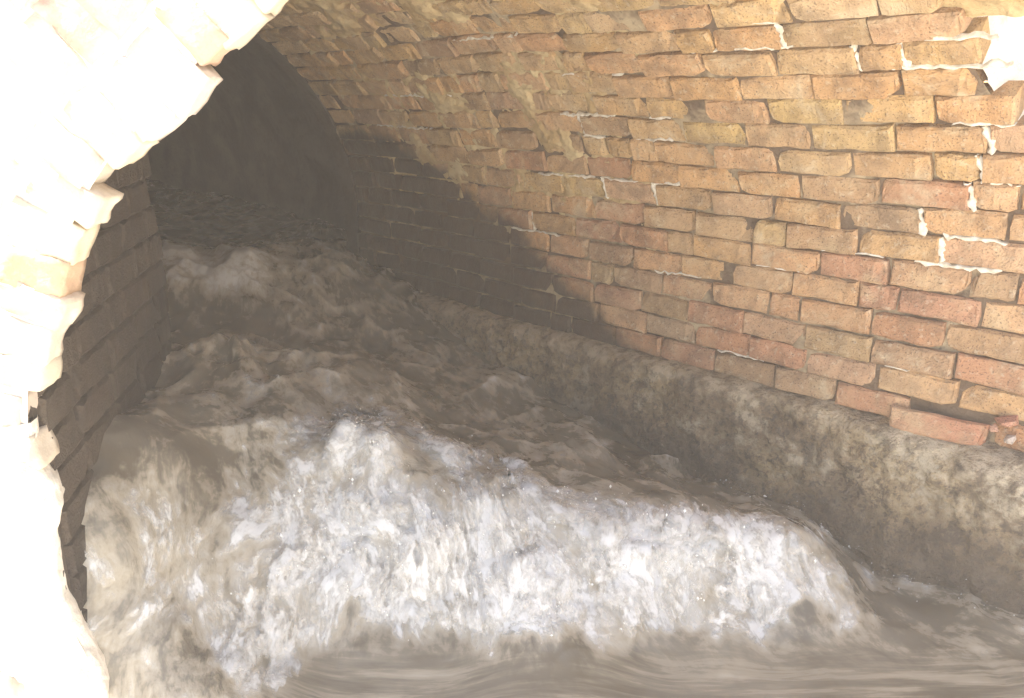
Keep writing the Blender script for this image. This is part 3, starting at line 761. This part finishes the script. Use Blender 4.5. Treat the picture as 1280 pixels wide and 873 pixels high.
# spray thrown off the crests: tiny drops, one uncountable mass
oct_v = np.array([(1, 0, 0), (-1, 0, 0), (0, 1, 0), (0, -1, 0), (0, 0, 1), (0, 0, -1)], float)
oct_f = [(0, 2, 4), (2, 1, 4), (1, 3, 4), (3, 0, 4), (2, 0, 5), (1, 2, 5), (3, 1, 5), (0, 3, 5)]
idx = np.where((xy[:, 1] > 1.25) & (xy[:, 1] < 2.4) & (np.abs(xy[:, 0]) < .95))[0]
wgt = np.clip(foam[idx]-.42, 0, 1)**1.3; wgt /= wgt.sum()
pick = RNG.choice(idx, 3600, p=wgt)
idr = np.where((np.abs(xy[:, 0]+xy[:, 1]-2.55) < .05) & (xy[:, 1] > 1.4) & (xy[:, 1] < 2.0))[0]
pick = np.concatenate([pick, RNG.choice(idr, 220)])
V = []; F = []
for k, i in enumerate(pick):
    h = RNG.exponential(.014); c = pts[i]+np.array([RNG.normal(0, .012), RNG.normal(0, .012)-.3*h, h])
    r = min(.0035, .0006*math.exp(RNG.normal(.0, .7))); st = np.array([RNG.uniform(.7, 1.3), RNG.uniform(.7, 1.5), RNG.uniform(.8, 1.9)])
    b = len(V); V += [tuple(c+oct_v[j]*r*st) for j in range(6)]; F += [tuple(b+j for j in f) for f in oct_f]
t = NT('spray_drops'); ms = t.done((.82, .81, .78), .35, None, .5)
spray = link('spray', mesh_from('spray', V, F), None, ms, True); tag(spray, 'fine white spray drops thrown up above the breaking foam', 'spray', None, 'stuff')

# ------------------------------------------------------------------ ground outside and the earth over the culvert
gx2 = axis_grid([(-60, -8, 4), (-8, 8, .25), (8, 60, 4)]); gy2 = axis_grid([(-60, -8, 4), (-8, 1.0, .2), (1.0, 1.2, .2)])
X, Y = np.meshgrid(gx2, gy2, indexing='ij'); f0 = np.stack([X.ravel(), Y.ravel(), 0*X.ravel()], 1)
ch_ = np.abs(X.ravel()-.35)
hz = -1.6+1.25*sstep(1.5, 2.3, ch_)+.12*fbm(f0*.6, 4)*sstep(1.6, 3, ch_)
f0[:, 2] = hz
g = link('ground', grid_mesh('ground', f0.reshape(len(gx2), len(gy2), 3)), None, M_EARTH, True); tag(g, kind='structure')
gx2 = axis_grid([(-60, -8, 4), (-8, 8, .25), (8, 60, 4)]); gy2 = axis_grid([(1.2, 10, .25), (10, 70, 4)])
X, Y = np.meshgrid(gx2, gy2, indexing='ij'); f0 = np.stack([X.ravel(), Y.ravel(), 0*X.ravel()], 1)
f0[:, 2] = 1.0+.35*sstep(1.4, 4, f0[:, 1])+.1*fbm(f0*.7, 4)*sstep(1.3, 2.2, f0[:, 1])
f0[:, 1] = np.where(f0[:, 1] < 1.21, YM+.02, f0[:, 1]); fs_ = sstep(.0, .6, f0[:, 0]); f0[:, 1] = np.where(f0[:, 1] < 2.2, f0[:, 1]*(1-fs_)+(1.93+.25*(f0[:, 1]-1.14))*fs_, f0[:, 1])
g = link('embankment', grid_mesh('embankment', f0.reshape(len(gx2), len(gy2), 3)), None, M_EARTH, True); tag(g, kind='structure')

# ------------------------------------------------------------------ mist hanging in the air
HZ = (-62, 62, -62, 72, -2.8, 1.9)
x0, x1, y0, y1, z0, z1 = HZ
v = [(x, y, z) for z in (z0, z1) for x, y in ((x0, y0), (x1, y0), (x1, y1), (x0, y1))]
hm = mesh_from('haze', v, [(0, 1, 5, 4), (1, 2, 6, 5), (2, 3, 7, 6), (3, 0, 4, 7), (4, 5, 6, 7), (3, 2, 1, 0)])
mh = bpy.data.materials.new('mist'); mh.use_nodes = True; nt = mh.node_tree; nt.nodes.clear()
oo = nt.nodes.new('ShaderNodeOutputMaterial'); vo = nt.nodes.new('ShaderNodeVolumePrincipled')
vo.inputs['Color'].default_value = (.95, .87, .77, 1); vo.inputs['Density'].default_value = .017; vo.inputs['Anisotropy'].default_value = 0.0
nt.links.new(vo.outputs[0], oo.inputs['Volume'])
hzo = link('haze', hm, None, mh); tag(hzo, kind='stuff')
print('bricks', nind, nring)
